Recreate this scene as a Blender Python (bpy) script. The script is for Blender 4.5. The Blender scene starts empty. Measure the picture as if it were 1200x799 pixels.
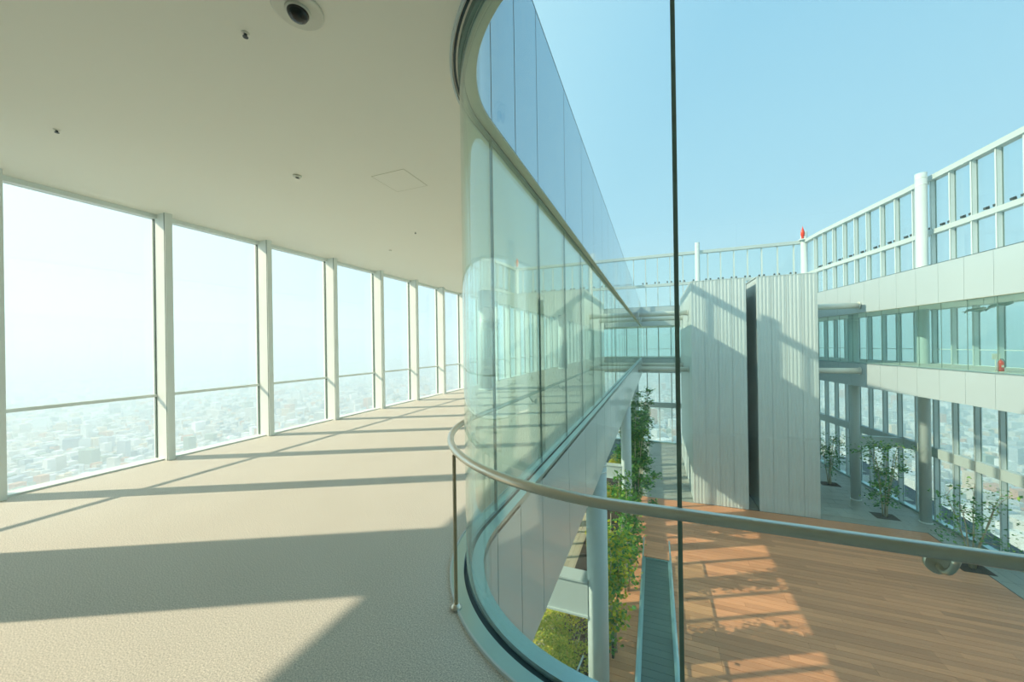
import bpy, bmesh, math, random
from mathutils import Vector, Matrix

random.seed(7)
PI = math.pi
SC = bpy.context.scene
COL = SC.collection

# ------------------------------------------------------------------ camera
CAM_H = 1.55
YAW = math.atan(167 / 425)
cd = bpy.data.cameras.new('camera')
cam = bpy.data.objects.new('camera', cd)
COL.objects.link(cam)
cd.sensor_fit = 'HORIZONTAL'
cd.sensor_width = 36
cd.lens = 36 * 425 / 1200
cd.shift_y = 5.5 / 1200
cd.clip_start = 0.05
cd.clip_end = 60000
cam.matrix_world = (Matrix.Translation((0, 0, CAM_H)) @ Matrix.Rotation(YAW, 4, 'Z')
                    @ Matrix.Rotation(PI / 2, 4, 'X') @ Matrix.Rotation(-0.0148, 4, 'Z'))
SC.camera = cam

# ------------------------------------------------------------------ sun, sky, exposure
SUN_DIR = Vector((1, 0.5, -0.69)).normalized()          # the way the light travels
sd = bpy.data.lights.new('sun', 'SUN')
sd.energy = 5.6
sd.angle = math.radians(0.6)
sd.color = (1.0, 0.765, 0.56)
sun = bpy.data.objects.new('sun', sd)
COL.objects.link(sun)
sun.rotation_euler = SUN_DIR.to_track_quat('-Z', 'Y').to_euler()
sun.location = (-40, -20, 40)

world = bpy.data.worlds.new('sky')
SC.world = world
world.use_nodes = True
nt = world.node_tree
nt.nodes.clear()
w_out = nt.nodes.new('ShaderNodeOutputWorld')
w_bg = nt.nodes.new('ShaderNodeBackground')
w_tc = nt.nodes.new('ShaderNodeTexCoord')
w_sep = nt.nodes.new('ShaderNodeSeparateXYZ')
w_rmp = nt.nodes.new('ShaderNodeValToRGB')
nt.links.new(w_tc.outputs['Generated'], w_sep.inputs[0])
nt.links.new(w_sep.outputs['Z'], w_rmp.inputs[0])
els = w_rmp.color_ramp.elements
els[0].position = 0.0
els[0].color = (0.74, 0.92, 0.98, 1)
els[1].position = 1.0
els[1].color = (0.29, 0.58, 0.86, 1)
for p, c in ((0.10, (0.65, 0.86, 0.98, 1)), (0.30, (0.50, 0.77, 0.96, 1)), (0.6, (0.40, 0.69, 0.92, 1))):
    e = els.new(p)
    e.color = c
w_dot = nt.nodes.new('ShaderNodeVectorMath')
w_dot.operation = 'DOT_PRODUCT'
w_dot.inputs[1].default_value = tuple(-SUN_DIR)
nt.links.new(w_tc.outputs['Generated'], w_dot.inputs[0])
w_map = nt.nodes.new('ShaderNodeMapRange')
w_map.inputs['From Min'].default_value = -0.1
w_map.inputs['From Max'].default_value = 1.0
nt.links.new(w_dot.outputs['Value'], w_map.inputs['Value'])
w_pow = nt.nodes.new('ShaderNodeMath')
w_pow.operation = 'POWER'
w_pow.inputs[1].default_value = 1.3
nt.links.new(w_map.outputs[0], w_pow.inputs[0])
w_mix = nt.nodes.new('ShaderNodeMix')
w_mix.data_type = 'RGBA'
w_mix.inputs[7].default_value = (1.12, 1.34, 1.36, 1)
nt.links.new(w_pow.outputs[0], w_mix.inputs[0])
nt.links.new(w_rmp.outputs[0], w_mix.inputs[6])
nt.links.new(w_mix.outputs[2], w_bg.inputs[0])
w_bg.inputs[1].default_value = 0.96
nt.links.new(w_bg.outputs[0], w_out.inputs[0])

SC.view_settings.view_transform = 'Standard'
SC.view_settings.look = 'None'
SC.view_settings.gamma = 1
SC.view_settings.use_curve_mapping = False
SC.view_settings.exposure = 0.25
SC.cycles.transparent_max_bounces = 40
SC.cycles.max_bounces = 10
SC.cycles.diffuse_bounces = 5
SC.cycles.glossy_bounces = 5
SC.cycles.volume_bounces = 1
SC.cycles.sample_clamp_indirect = 6


# ------------------------------------------------------------------ materials
def lin(r, g, b):
    f = lambda c: ((c / 255) / 12.92 if c / 255 <= 0.04045 else ((c / 255 + 0.055) / 1.055) ** 2.4)
    return (f(r), f(g), f(b), 1)


def mat(name, rgb, rough=0.5, metal=0.0, var=0.06, scale=3.0, bump=0.0, bscale=40.0, rand=0.0, coat=0.0, spec=0.5, stretch=(1, 1, 1)):
    m = bpy.data.materials.new(name)
    m.use_nodes = True
    t = m.node_tree
    b = t.nodes['Principled BSDF']
    b.inputs['Roughness'].default_value = rough
    b.inputs['Metallic'].default_value = metal
    b.inputs['Coat Weight'].default_value = coat
    b.inputs['Coat Roughness'].default_value = 0.03
    b.inputs['Specular IOR Level'].default_value = spec
    tc = t.nodes.new('ShaderNodeTexCoord')
    mp = t.nodes.new('ShaderNodeMapping')
    mp.inputs['Scale'].default_value = stretch
    t.links.new(tc.outputs['Object'], mp.inputs[0])
    nz = t.nodes.new('ShaderNodeTexNoise')
    nz.inputs['Scale'].default_value = scale
    nz.inputs['Detail'].default_value = 5
    t.links.new(mp.outputs[0], nz.inputs['Vector'])
    mr = t.nodes.new('ShaderNodeMapRange')
    mr.inputs['To Min'].default_value = 1 - var
    mr.inputs['To Max'].default_value = 1 + var
    t.links.new(nz.outputs['Fac'], mr.inputs['Value'])
    hs = t.nodes.new('ShaderNodeHueSaturation')
    hs.inputs['Color'].default_value = rgb
    last = mr.outputs[0]
    if rand:
        oi = t.nodes.new('ShaderNodeObjectInfo')
        mr2 = t.nodes.new('ShaderNodeMapRange')
        mr2.inputs['To Min'].default_value = 1 - rand
        mr2.inputs['To Max'].default_value = 1 + rand
        t.links.new(oi.outputs['Random'], mr2.inputs['Value'])
        mu = t.nodes.new('ShaderNodeMath')
        mu.operation = 'MULTIPLY'
        t.links.new(last, mu.inputs[0])
        t.links.new(mr2.outputs[0], mu.inputs[1])
        last = mu.outputs[0]
    t.links.new(last, hs.inputs['Value'])
    t.links.new(hs.outputs[0], b.inputs['Base Color'])
    if bump:
        n2 = t.nodes.new('ShaderNodeTexNoise')
        n2.inputs['Scale'].default_value = bscale
        n2.inputs['Detail'].default_value = 3
        t.links.new(mp.outputs[0], n2.inputs['Vector'])
        bp = t.nodes.new('ShaderNodeBump')
        bp.inputs['Strength'].default_value = bump
        bp.inputs['Distance'].default_value = 0.01
        t.links.new(n2.outputs['Fac'], bp.inputs['Height'])
        t.links.new(bp.outputs[0], b.inputs['Normal'])
    return m


def glass_mat(name, tint, f0=0.045, power=5.0):
    """one face of a clear pane: transmits a tint, reflects by angle"""
    m = bpy.data.materials.new(name)
    m.use_nodes = True
    t = m.node_tree
    t.nodes.clear()
    out = t.nodes.new('ShaderNodeOutputMaterial')
    mix = t.nodes.new('ShaderNodeMixShader')
    tr = t.nodes.new('ShaderNodeBsdfTransparent')
    tr.inputs[0].default_value = (*tint, 1)
    gl = t.nodes.new('ShaderNodeBsdfGlossy')
    gl.inputs['Roughness'].default_value = 0.0
    gl.inputs['Color'].default_value = (0.96, 1.0, 0.98, 1)
    ge = t.nodes.new('ShaderNodeNewGeometry')
    dt = t.nodes.new('ShaderNodeVectorMath')
    dt.operation = 'DOT_PRODUCT'
    t.links.new(ge.outputs['Incoming'], dt.inputs[0])
    t.links.new(ge.outputs['Normal'], dt.inputs[1])

    def M(op, a, b=None):
        n = t.nodes.new('ShaderNodeMath')
        n.operation = op
        for i, v in enumerate((a, b)):
            if v is None:
                continue
            if isinstance(v, (int, float)):
                n.inputs[i].default_value = v
            else:
                t.links.new(v, n.inputs[i])
        return n.outputs[0]
    c = M('ABSOLUTE', dt.outputs['Value'])
    k = M('POWER', M('SUBTRACT', 1.0, c), power)
    fac = M('ADD', M('MULTIPLY', k, 1 - f0), f0)
    t.links.new(fac, mix.inputs[0])
    t.links.new(tr.outputs[0], mix.inputs[1])
    t.links.new(gl.outputs[0], mix.inputs[2])
    t.links.new(mix.outputs[0], out.inputs[0])
    return m


M_FLOOR = mat('speckled_floor', lin(205, 196, 178), 0.75, var=0.05, scale=2, bump=0.0)
# fine light and dark specks of the resin-bound floor
t = M_FLOOR.node_tree
hs = [n for n in t.nodes if n.type == 'HUE_SAT'][0]
vo = t.nodes.new('ShaderNodeTexNoise')
vo.inputs['Scale'].default_value = 140
vo.inputs['Detail'].default_value = 4
vo.inputs['Roughness'].default_value = 0.85
tc = [n for n in t.nodes if n.type == 'TEX_COORD'][0]
t.links.new(tc.outputs['Object'], vo.inputs['Vector'])
rp = t.nodes.new('ShaderNodeValToRGB')
rp.color_ramp.elements[0].position = 0.36
rp.color_ramp.elements[0].color = lin(138, 143, 136)
rp.color_ramp.elements[1].position = 0.64
rp.color_ramp.elements[1].color = lin(238, 234, 222)
t.links.new(vo.outputs['Fac'], rp.inputs[0])
t.links.new(rp.outputs[0], hs.inputs['Color'])

M_CEIL = mat('ceiling_board', lin(236, 234, 220), 0.6, var=0.015, scale=0.6)
M_WHITE = mat('white_painted_metal', lin(190, 204, 204), 0.4, var=0.03, scale=2)
M_FRAME = mat('aluminium_frame', lin(228, 236, 233), 0.4, metal=0.0, var=0.03)
M_FIN = mat('grey_white_fin', lin(196, 209, 209), 0.4, var=0.03)
M_BEAM = mat('grey_white_beam', lin(182, 196, 196), 0.45, var=0.03)
M_GASKET = mat('dark_green_gasket', lin(108, 132, 122), 0.5, var=0.1)
M_FASCIA = mat('silver_coated_panel', lin(188, 202, 206), 0.25, metal=0.15, var=0.015, scale=0.7, coat=0.3)
M_FASCIA_B = mat('polished_roof_edge_panel', lin(178, 192, 200), 0.06, metal=0.95, var=0.015, scale=0.7)
M_FASCIA_C = mat('satin_floor_edge_panel', lin(194, 210, 210), 0.3, metal=0.2, var=0.015, scale=0.7, coat=0.25)
M_CURB = mat('satin_aluminium_curb', lin(170, 200, 200), 0.28, metal=0.7, var=0.04)
M_BACK = mat('grey_back_wall', lin(212, 216, 212), 0.6, var=0.03)
M_SLIT = mat('grey_green_slit', lin(104, 124, 116), 0.5, var=0.05)
M_GROOVE = mat('dark_glazing_groove', lin(30, 60, 66), 0.5, var=0.1)
M_STEEL = mat('brushed_steel', lin(208, 205, 192), 0.3, metal=1.0, var=0.06, scale=8)
M_POST = mat('dark_bronze_flat', lin(168, 150, 118), 0.45, metal=0.0, var=0.08)
M_SOFFIT = mat('soffit_board', lin(196, 196, 170), 0.55, var=0.03)
M_CLAD = mat('ribbed_cladding', lin(202, 214, 214), 0.38, metal=0.15, var=0.05, scale=1.2, rand=0.025)
M_GAP = mat('dark_teal_recess', lin(44, 84, 98), 0.5, var=0.08)
M_WOOD = mat('red_brown_deck_board', lin(212, 146, 106), 0.45, var=0.22, scale=2.2, stretch=(0.35, 9, 9), rand=0.2, bump=0.25, bscale=20)
M_GREYWOOD = mat('weathered_grey_board', lin(176, 164, 142), 0.7, var=0.14, scale=2.2, stretch=(9, 0.4, 9), rand=0.12)
M_TILE = mat('grey_stone_tile', lin(150, 154, 144), 0.42, var=0.09, scale=1.8, rand=0.10)
M_SOIL = mat('dark_soil', lin(62, 50, 44), 0.9, var=0.3, scale=9, bump=0.6)
M_BARK = mat('pale_bark', lin(186, 178, 152), 0.8, var=0.2, scale=9)
M_PIT = mat('grey_teal_tread', lin(92, 116, 112), 0.35, var=0.08, rand=0.08)
M_PITWALL = mat('pit_lining', lin(118, 134, 128), 0.5, var=0.06)
M_BLACK = mat('smoked_plastic', lin(20, 28, 26), 0.08, var=0.1)
M_PLATE = mat('pale_plastic_plate', lin(214, 214, 200), 0.35, var=0.02)
M_RED = mat('red_enamel', lin(226, 66, 44), 0.3, var=0.06)
M_LAMP = mat('dark_lamp_housing', lin(62, 74, 74), 0.4, var=0.1)
M_TEALM = mat('teal_metal_fin', lin(96, 150, 142), 0.35, var=0.06)
M_PIPE = mat('grey_white_pipe', lin(210, 214, 206), 0.4, var=0.03)

G_WIN = glass_mat('clear_window_glass', (0.95, 0.985, 0.982), 0.035)
G_NEAR = glass_mat('green_tinted_glass', (0.895, 0.982, 0.970), 0.085, 4.7)
G_RAIL = glass_mat('balustrade_glass', (0.86, 0.965, 0.945), 0.05)


def leaf_mat(name, a, b, c):
    m = bpy.data.materials.new(name)
    m.use_nodes = True
    t = m.node_tree
    bs = t.nodes['Principled BSDF']
    ge = t.nodes.new('ShaderNodeNewGeometry')
    rp = t.nodes.new('ShaderNodeValToRGB')
    rp.color_ramp.elements[0].color = a
    rp.color_ramp.elements[1].color = c
    e = rp.color_ramp.elements.new(0.55)
    e.color = b
    t.links.new(ge.outputs['Random Per Island'], rp.inputs[0])
    t.links.new(rp.outputs[0], bs.inputs['Base Color'])
    bs.inputs['Roughness'].default_value = 0.5
    tl = t.nodes.new('ShaderNodeBsdfTranslucent')
    t.links.new(rp.outputs[0], tl.inputs[0])
    mx = t.nodes.new('ShaderNodeMixShader')
    mx.inputs[0].default_value = 0.5
    t.links.new(bs.outputs[0], mx.inputs[1])
    t.links.new(tl.outputs[0], mx.inputs[2])
    t.links.new(mx.outputs[0], t.nodes['Material Output'].inputs[0])
    return m


M_LEAF_G = leaf_mat('green_leaf', lin(60, 134, 66), lin(112, 180, 80), lin(176, 206, 84))
M_LEAF_Y = leaf_mat('yellow_green_leaf', lin(136, 186, 44), lin(214, 214, 44), lin(244, 214, 50))
M_LEAF_B = leaf_mat('bush_leaf', lin(146, 172, 58), lin(214, 216, 78), lin(238, 214, 108))
M_LEAF_D = leaf_mat('dark_leaf', lin(42, 108, 62), lin(76, 148, 82), lin(130, 182, 100))


# ------------------------------------------------------------------ building helpers
def tag(o, label=None, cat=None, group=None, kind=None):
    if label:
        o['label'] = label
    if cat:
        o['category'] = cat
    if group:
        o['group'] = group
    if kind:
        o['kind'] = kind
    return o


def empty(name, loc=(0, 0, 0), rz=0.0):
    o = bpy.data.objects.new(name, None)
    o.location = loc
    o.rotation_euler = (0, 0, rz)
    o.empty_display_size = 0.2
    COL.objects.link(o)
    return o


def link(name, me, m=None, parent=None, loc=None, rz=None):
    if m is not None and len(me.materials) == 0:
        me.materials.append(m)
    o = bpy.data.objects.new(name, me)
    COL.objects.link(o)
    if parent is not None:
        o.parent = parent
    if loc is not None:
        o.location = loc
    if rz is not None:
        o.rotation_euler = (0, 0, rz)
    return o


class MB:
    """collects verts and faces of ONE mesh"""

    def __init__(s):
        s.v = []
        s.f = []
        s.sm = []

    def add(s, vs, fs, smooth=False):
        n = len(s.v)
        s.v += [tuple(p) for p in vs]
        for f in fs:
            s.f.append(tuple(i + n for i in f))
            s.sm.append(smooth)
        return s

    def box(s, x0, x1, y0, y1, z0, z1):
        vs = [(x0, y0, z0), (x1, y0, z0), (x1, y1, z0), (x0, y1, z0), (x0, y0, z1), (x1, y0, z1), (x1, y1, z1), (x0, y1, z1)]
        return s.add(vs, [(0, 3, 2, 1), (4, 5, 6, 7), (0, 1, 5, 4), (1, 2, 6, 5), (2, 3, 7, 6), (3, 0, 4, 7)])

    def tube(s, pts, r, n=10, cap=True, r2=None):
        pts = [Vector(p) for p in pts]
        rings = []
        up = Vector((0, 0, 1))
        prev = None
        for i, p in enumerate(pts):
            d = (pts[min(i + 1, len(pts) - 1)] - pts[max(i - 1, 0)]).normalized()
            if prev is None:
                a = d.cross(up)
                if a.length < 1e-3:
                    a = d.cross(Vector((1, 0, 0)))
                a.normalize()
            else:
                a = (prev - d * prev.dot(d)).normalized()
            prev = a
            b = d.cross(a)
            rr = r if r2 is None else r + (r2 - r) * i / max(1, len(pts) - 1)
            rings.append([p + (a * math.cos(2 * PI * k / n) + b * math.sin(2 * PI * k / n)) * rr for k in range(n)])
        vs = [q for ring in rings for q in ring]
        fs = []
        for i in range(len(rings) - 1):
            for k in range(n):
                k2 = (k + 1) % n
                fs.append((i * n + k, i * n + k2, (i + 1) * n + k2, (i + 1) * n + k))
        s.add(vs, fs, True)
        if cap:
            m = len(s.v) - len(vs)
            s.f.append(tuple(m + k for k in reversed(range(n))))
            s.sm.append(False)
            s.f.append(tuple(m + (len(rings) - 1) * n + k for k in range(n)))
            s.sm.append(False)
        return s

    def lathe(s, prof, n=24, c=(0, 0, 0)):
        vs = []
        for r, z in prof:
            for k in range(n):
                a = 2 * PI * k / n
                vs.append((c[0] + r * math.cos(a), c[1] + r * math.sin(a), c[2] + z))
        fs = []
        for i in range(len(prof) - 1):
            for k in range(n):
                k2 = (k + 1) % n
                fs.append((i * n + k, i * n + k2, (i + 1) * n + k2, (i + 1) * n + k))
        m = len(s.v)
        s.add(vs, fs, True)
        s.f.append(tuple(m + k for k in reversed(range(n))))
        s.sm.append(False)
        s.f.append(tuple(m + (len(prof) - 1) * n + k for k in range(n)))
        s.sm.append(False)
        return s

    def mesh(s, name):
        me = bpy.data.meshes.new(name)
        me.from_pydata(s.v, [], s.f)
        me.polygons.foreach_set('use_smooth', s.sm)
        me.update()
        return me

    def build(s, name, m, parent=None, loc=None, rz=None):
        return link(name, s.mesh(name), m, parent, loc, rz)


class Path:
    """plan polyline; n points to the right-hand side of travel"""

    def __init__(s, pts, closed=False):
        s.p = [Vector((x, y)) for x, y in pts]
        if closed:
            s.p.append(s.p[0].copy())
        s.s = [0.0]
        for a, b in zip(s.p[:-1], s.p[1:]):
            s.s.append(s.s[-1] + (b - a).length)
        sn = []
        for a, b in zip(s.p[:-1], s.p[1:]):
            d = (b - a).normalized()
            sn.append(Vector((d.y, -d.x)))
        s.n = []
        N = len(s.p)
        for i in range(N):
            if closed:
                n1, n2 = sn[i - 1 if i > 0 else -1], sn[i if i < N - 1 else 0]
            else:
                n1, n2 = sn[max(i - 1, 0)], sn[min(i, N - 2)]
            m = (n1 + n2)
            m.normalize()
            s.n.append(m / max(0.4, m.dot(n1)))
        s.L = s.s[-1]

    def at(s, u):
        u = min(max(u, 0), s.L)
        for i in range(len(s.s) - 1):
            if u <= s.s[i + 1] + 1e-9:
                k = (u - s.s[i]) / max(1e-9, s.s[i + 1] - s.s[i])
                return s.p[i].lerp(s.p[i + 1], k), s.n[i].lerp(s.n[i + 1], k)
        return s.p[-1], s.n[-1]

    def sub(s, a, b):
        out = [s.at(a)]
        for i, u in enumerate(s.s):
            if a + 1e-4 < u < b - 1e-4:
                out.append((s.p[i], s.n[i]))
        out.append(s.at(b))
        return out

    def solid(s, a, b, d0, d1, z0, z1, mb=None, smooth=False):
        mb = mb or MB()
        q = s.sub(a, b)
        vs = []
        for p, n in q:
            p0, p1 = p + n * d0, p + n * d1
            vs += [(p0.x, p0.y, z0), (p1.x, p1.y, z0), (p1.x, p1.y, z1), (p0.x, p0.y, z1)]
        k = len(q)
        for j in range(4):
            j2 = (j + 1) % 4
            st = []
            for i in range(k):
                st += [vs[i * 4 + j], vs[i * 4 + j2]]
            mb.add(st, [(2 * i, 2 * i + 1, 2 * i + 3, 2 * i + 2) for i in range(k - 1)], smooth)
        e = (k - 1) * 4
        mb.add(vs[:4], [(3, 2, 1, 0)])
        mb.add(vs[e:e + 4], [(0, 1, 2, 3)])
        return mb

    def ring(s, d):
        return [p + n * d for p, n in zip(s.p, s.n)]


def ring_slab(outer, inner, z0, z1):
    """flat slab with a hole"""
    bm = bmesh.new()
    es = []
    for loop in (outer, inner):
        vs = [bm.verts.new((x, y, z1)) for x, y in loop]
        es += [bm.edges.new((vs[i], vs[(i + 1) % len(vs)])) for i in range(len(vs))]
    bmesh.ops.triangle_fill(bm, use_beauty=True, use_dissolve=False, edges=es)
    geo = bmesh.ops.extrude_face_region(bm, geom=bm.faces[:])
    for v in [g for g in geo['geom'] if isinstance(g, bmesh.types.BMVert)]:
        v.co.z = z0
    bmesh.ops.recalc_face_normals(bm, faces=bm.faces[:])
    me = bpy.data.meshes.new('slab')
    bm.to_mesh(me)
    bm.free()
    return me


# ------------------------------------------------------------------ plan
DZ = -10.3             # courtyard deck below the gallery floor
SLAB = -1.65           # underside of gallery floor
CEIL = 3.5
ROOF = 5.55
TOP = 12.15            # top of the wind screen
MOD = 1.45

RG = 1.27              # glass radius at the corner
gx, gy = -1.38, 1.56
cc = (gx + RG, gy + RG)
FAR_IN = 42.6
right_in = [(15.05, 12.0), (14.62, 20.0), (14.25, 24.0), (13.82, 28.0), (13.28, 33.0), (12.6, 38.0), (12.0, FAR_IN)]
crr = (15.2 - RG, gy + RG)
NA = 36
pts = [(gx, FAR_IN), (gx, cc[1])]
pts += [(cc[0] + RG * math.cos(a), cc[1] + RG * math.sin(a)) for a in [PI + PI / 2 * k / NA for k in range(1, NA)]]
pts += [(cc[0], gy), (crr[0], gy)]
pts += [(crr[0] + RG * math.cos(a), crr[1] + RG * math.sin(a)) for a in [-PI / 2 + PI / 2 * k / 10 for k in range(1, 10)]]
pts += [(15.2, crr[1])] + right_in
INNER = Path(pts, closed=True)          # glass line of the courtyard; +offset = into the building
S_STRAIGHT = FAR_IN - cc[1]             # arc length at the start of the near-left corner
S_ARC = S_STRAIGHT + RG * 2 * NA * math.sin(PI / 4 / NA)
S_NEAR = S_ARC + crr[0] - cc[0]
S_ARC2 = S_NEAR + RG * 2 * 10 * math.sin(PI / 40)
S_RIGHT = INNER.s[-2]                   # end of the right side
# which side is the building on? travelling -Y along the left side the right hand is -X: building side. good

XL = -6.72
YN = -4.0
YF = 47.0
right_out = [(15.0, YF), (15.3, 43.5), (15.95, 39.5), (16.85, 34.0), (17.3, 30.2), (17.75, 26.0), (18.3, 20.0), (18.75, 12.0), (19.0, 4.0), (19.05, YN)]
OUTER = [(XL, YN), (XL, YF)] + right_out


def seg_points(a, b, step):
    out = [a]
    while out[-1] + step < b - 0.3:
        out.append(out[-1] + step)
    return out + [b]


# ------------------------------------------------------------------ floors, ceiling, roof
fl_in = [tuple(q) for q in INNER.ring(0.12)][:-1]
floor_main_outer = [(XL + 0.22, YN), (XL + 0.22, YF)] + right_out
floor = link('floor', ring_slab(floor_main_outer, fl_in, -0.10, 0.0), M_FLOOR)
tag(floor, 'pale speckled resin gallery floor striped by mullion shadows', 'floor', kind='structure')
sl_in = [tuple(q) for q in INNER.ring(-0.05)][:-1]
slab = link('slab_core', ring_slab(OUTER, sl_in, SLAB, -0.10), M_SOFFIT, floor)

ce_in = [tuple(q) for q in INNER.ring(-0.05)][:-1]
ceiling = link('ceiling', ring_slab(OUTER, ce_in, CEIL, CEIL + 0.1), M_CEIL)
tag(ceiling, 'smooth cream board ceiling over the gallery', 'ceiling', kind='structure')
roof = link('roof', ring_slab(OUTER, ce_in, CEIL + 0.1, ROOF - 0.15), M_BEAM)
tag(roof, 'flat grey roof slab above the gallery ceiling', 'roof', kind='structure')

# ------------------------------------------------------------------ inner glazing round the courtyard
glz = empty('wall_courtyard')
tag(glz, 'frameless green tinted glass wall curving round the courtyard', 'glass wall', kind='structure')
left_seams = [0.0]
y = 3.05
ys = []
while y < FAR_IN - 0.5:
    ys.append(y)
    y += MOD
left_seams = [0.0] + [FAR_IN - y for y in reversed(ys)]
S_SEAM = S_ARC + 0.083 - cc[0]
seams = left_seams + [S_SEAM + MOD * k for k in range(0, int((S_NEAR - S_SEAM) / MOD))] + [S_NEAR, S_ARC2]
seams += seg_points(S_ARC2, S_RIGHT, MOD)[1:]
seams += seg_points(S_RIGHT, INNER.L, MOD)[1:]
for a, b in zip(seams[:-1], seams[1:]):
    INNER.solid(a + 0.006, b - 0.006, -0.011, 0.011, 0.03, CEIL - 0.02, smooth=a < S_ARC2).build('pane', G_NEAR, glz)
for a in seams:
    gw = 0.008 if abs(a - S_SEAM) < 0.01 or abs(a - left_seams[-1]) < 0.01 else 0.0045
    INNER.solid(a - gw, a + gw, -0.012, 0.012, 0.03, CEIL - 0.02).build('seam_gasket', M_GASKET, glz)
# curb: floor trim with glazing slot, sill ledge towards the courtyard
L = INNER.L
INNER.solid(0, L, 0.03, 0.12, -0.06, 0.012).build('inner_curb', M_CURB, glz)
INNER.solid(0, L, 0.113, 0.124, -0.06, 0.020).build('curb_edge_strip', M_WHITE, glz)
INNER.solid(0, L, -0.025, 0.03, -0.10, -0.02).build('glazing_slot', M_GROOVE, glz)
INNER.solid(0, L, -0.11, -0.025, -0.06, 0.010).build('outer_ledge', M_CURB, glz)
INNER.solid(0, L, -0.02, 0.02, CEIL - 0.05, CEIL).build('head_channel', M_GASKET, glz)
INNER.solid(0, L, 0.06, 0.075, CEIL - 0.018, CEIL).build('ceiling_trim', M_WHITE, glz)
INNER.solid(0, L, 0.034, 0.05, CEIL - 0.004, CEIL + 0.01).build('shadow_gap', M_GROOVE, glz)


# ------------------------------------------------------------------ fascia panels
def fascia(name, label, z0, z1, m_near):
    e = empty(name)
    tag(e, label, 'fascia', kind='structure')
    # sub-divide: half panels next to the near-left corner as seen in the photograph
    br = [0.0] + [FAR_IN - yy for yy in [5.6 + MOD * k for k in range(25)][::-1]] + [FAR_IN - 4.16, FAR_IN - 3.41]
    a = S_STRAIGHT
    n = 3
    br += [S_STRAIGHT + (S_ARC - S_STRAIGHT) * k / n for k in range(n + 1)]
    br += seg_points(S_ARC, S_NEAR, MOD)[1:] + [S_ARC2] + seg_points(S_ARC2, S_RIGHT, MOD)[1:] + seg_points(S_RIGHT, INNER.L, MOD)[1:]
    br = sorted(set(round(x, 4) for x in br if x >= 0))
    for a, b in zip(br[:-1], br[1:]):
        if b - a < 0.05:
            continue
        INNER.solid(a + 0.008, b - 0.008, -0.11, -0.06, z0, z1, smooth=S_STRAIGHT - 0.3 < a < S_ARC).build('panel', m_near if b < S_NEAR else M_FASCIA, e)
    INNER.solid(0, INNER.L, -0.09, -0.05, z0 + 0.01, z1 - 0.01).build('backing', M_GROOVE, e)
    return e


fa = fascia('trim_1', 'silver metal fascia panels along the gallery floor edge', SLAB, -0.03, M_FASCIA_C)
fb = fascia('trim_2', 'silver metal fascia panels along the roof edge above the glass', CEIL - 0.02, ROOF, M_FASCIA_B)
INNER.solid(0, L, -0.107, -0.02, CEIL - 0.035, CEIL - 0.022).build('soffit_strip', M_SOFFIT, fb)
INNER.solid(0, L, -0.11, 0.10, ROOF, ROOF + 0.03).build('coping', M_GROOVE, fb)


# ------------------------------------------------------------------ outer curtain walls
def curtain(name, label, path, marks, d_in, has_screen=True, top=TOP):
    """path runs so that + offset points OUT; mullions at arc lengths in marks"""
    e = empty(name)
    tag(e, label, 'window wall', kind='structure')
    lo, hi = marks[0], marks[-1]
    bands = [(DZ, SLAB, 'lower'), (0.0, CEIL, 'mid')]
    z_top = top if has_screen else ROOF
    # one full-height mullion per grid line
    for u in marks:
        path.solid(max(u - 0.042, 0), min(u + 0.042, path.L), -d_in, 0.02, DZ, z_top).build('mullion', M_FRAME if name == 'wall_left' else M_FIN, e)
        path.solid(max(u - 0.045, 0), min(u + 0.045, path.L), -d_in + 0.012, -d_in + 0.024, DZ, z_top).build('mullion_groove', M_SLIT, e)
        path.solid(max(u - 0.052, 0), min(u + 0.052, path.L), -0.062, -0.024, DZ, z_top).build('glazing_bead', M_SLIT, e)
    for a, b in zip(marks[:-1], marks[1:]):
        a2, b2 = a + 0.042, b - 0.042
        for z0, z1 in ((DZ + 0.12, -6.1), (-5.5, SLAB), (0.02, 0.89), (0.93, CEIL - 0.06)):
            path.solid(a2, b2, -0.05, -0.03, z0, z1).build('pane', G_WIN, e)
        if has_screen:
            for z0, z1 in ((ROOF, 8.35), (8.65, z_top - 0.32)):
                path.solid(a2, b2, -0.05, -0.03, z0, z1).build('pane', G_WIN, e)
    path.solid(lo, hi, -0.065, -0.02, 0.89, 0.93).build('mid_rail', M_FRAME, e)
    path.solid(lo, hi, -0.12, -0.01, CEIL - 0.06, CEIL).build('head_frame', M_FRAME, e)
    path.solid(lo, hi, -0.22, -0.01, -0.02, 0.02).build('sill', M_FRAME, e)
    path.solid(lo, hi, -0.02, 0.03, SLAB, -0.02).build('spandrel', M_WHITE, e)
    path.solid(lo, hi, -0.02, 0.03, CEIL, ROOF).build('spandrel', M_WHITE, e)
    path.solid(lo, hi, -0.30, 0.05, -6.1, -5.5).build('transom_beam', M_BEAM, e)
    path.solid(lo, hi, -0.34, 0.05, DZ, DZ + 0.14).build('base_rail', M_CURB, e)
    if has_screen:
        path.solid(lo, hi, -0.34, 0.05, 8.35, 8.65).build('screen_rail', M_BEAM, e)
        path.solid(lo, hi, -0.40, 0.05, z_top - 0.32, z_top).build('top_beam', M_BEAM, e)
    return e


# left wall: travel +Y has right hand = +X, so travel -Y (right hand = -X = out)
pl = Path([(XL, YF), (XL, YN)])
ml = sorted(YF - (3.02 + MOD * k) for k in range(-4, 31) if YN - 0.2 < 3.02 + MOD * k < YF - 0.1)
ml = [0.05] + [u for u in ml if u < YF + 0.5] + [YF + 1.8]
wl = curtain('wall_left', 'long wall of tall clear windows with white mullions over the hazy city', pl, ml, 0.32)
MB().box(XL, XL + 0.2, YN, -1.86, DZ, ROOF).build('wall_panel', M_BACK, wl)
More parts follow.
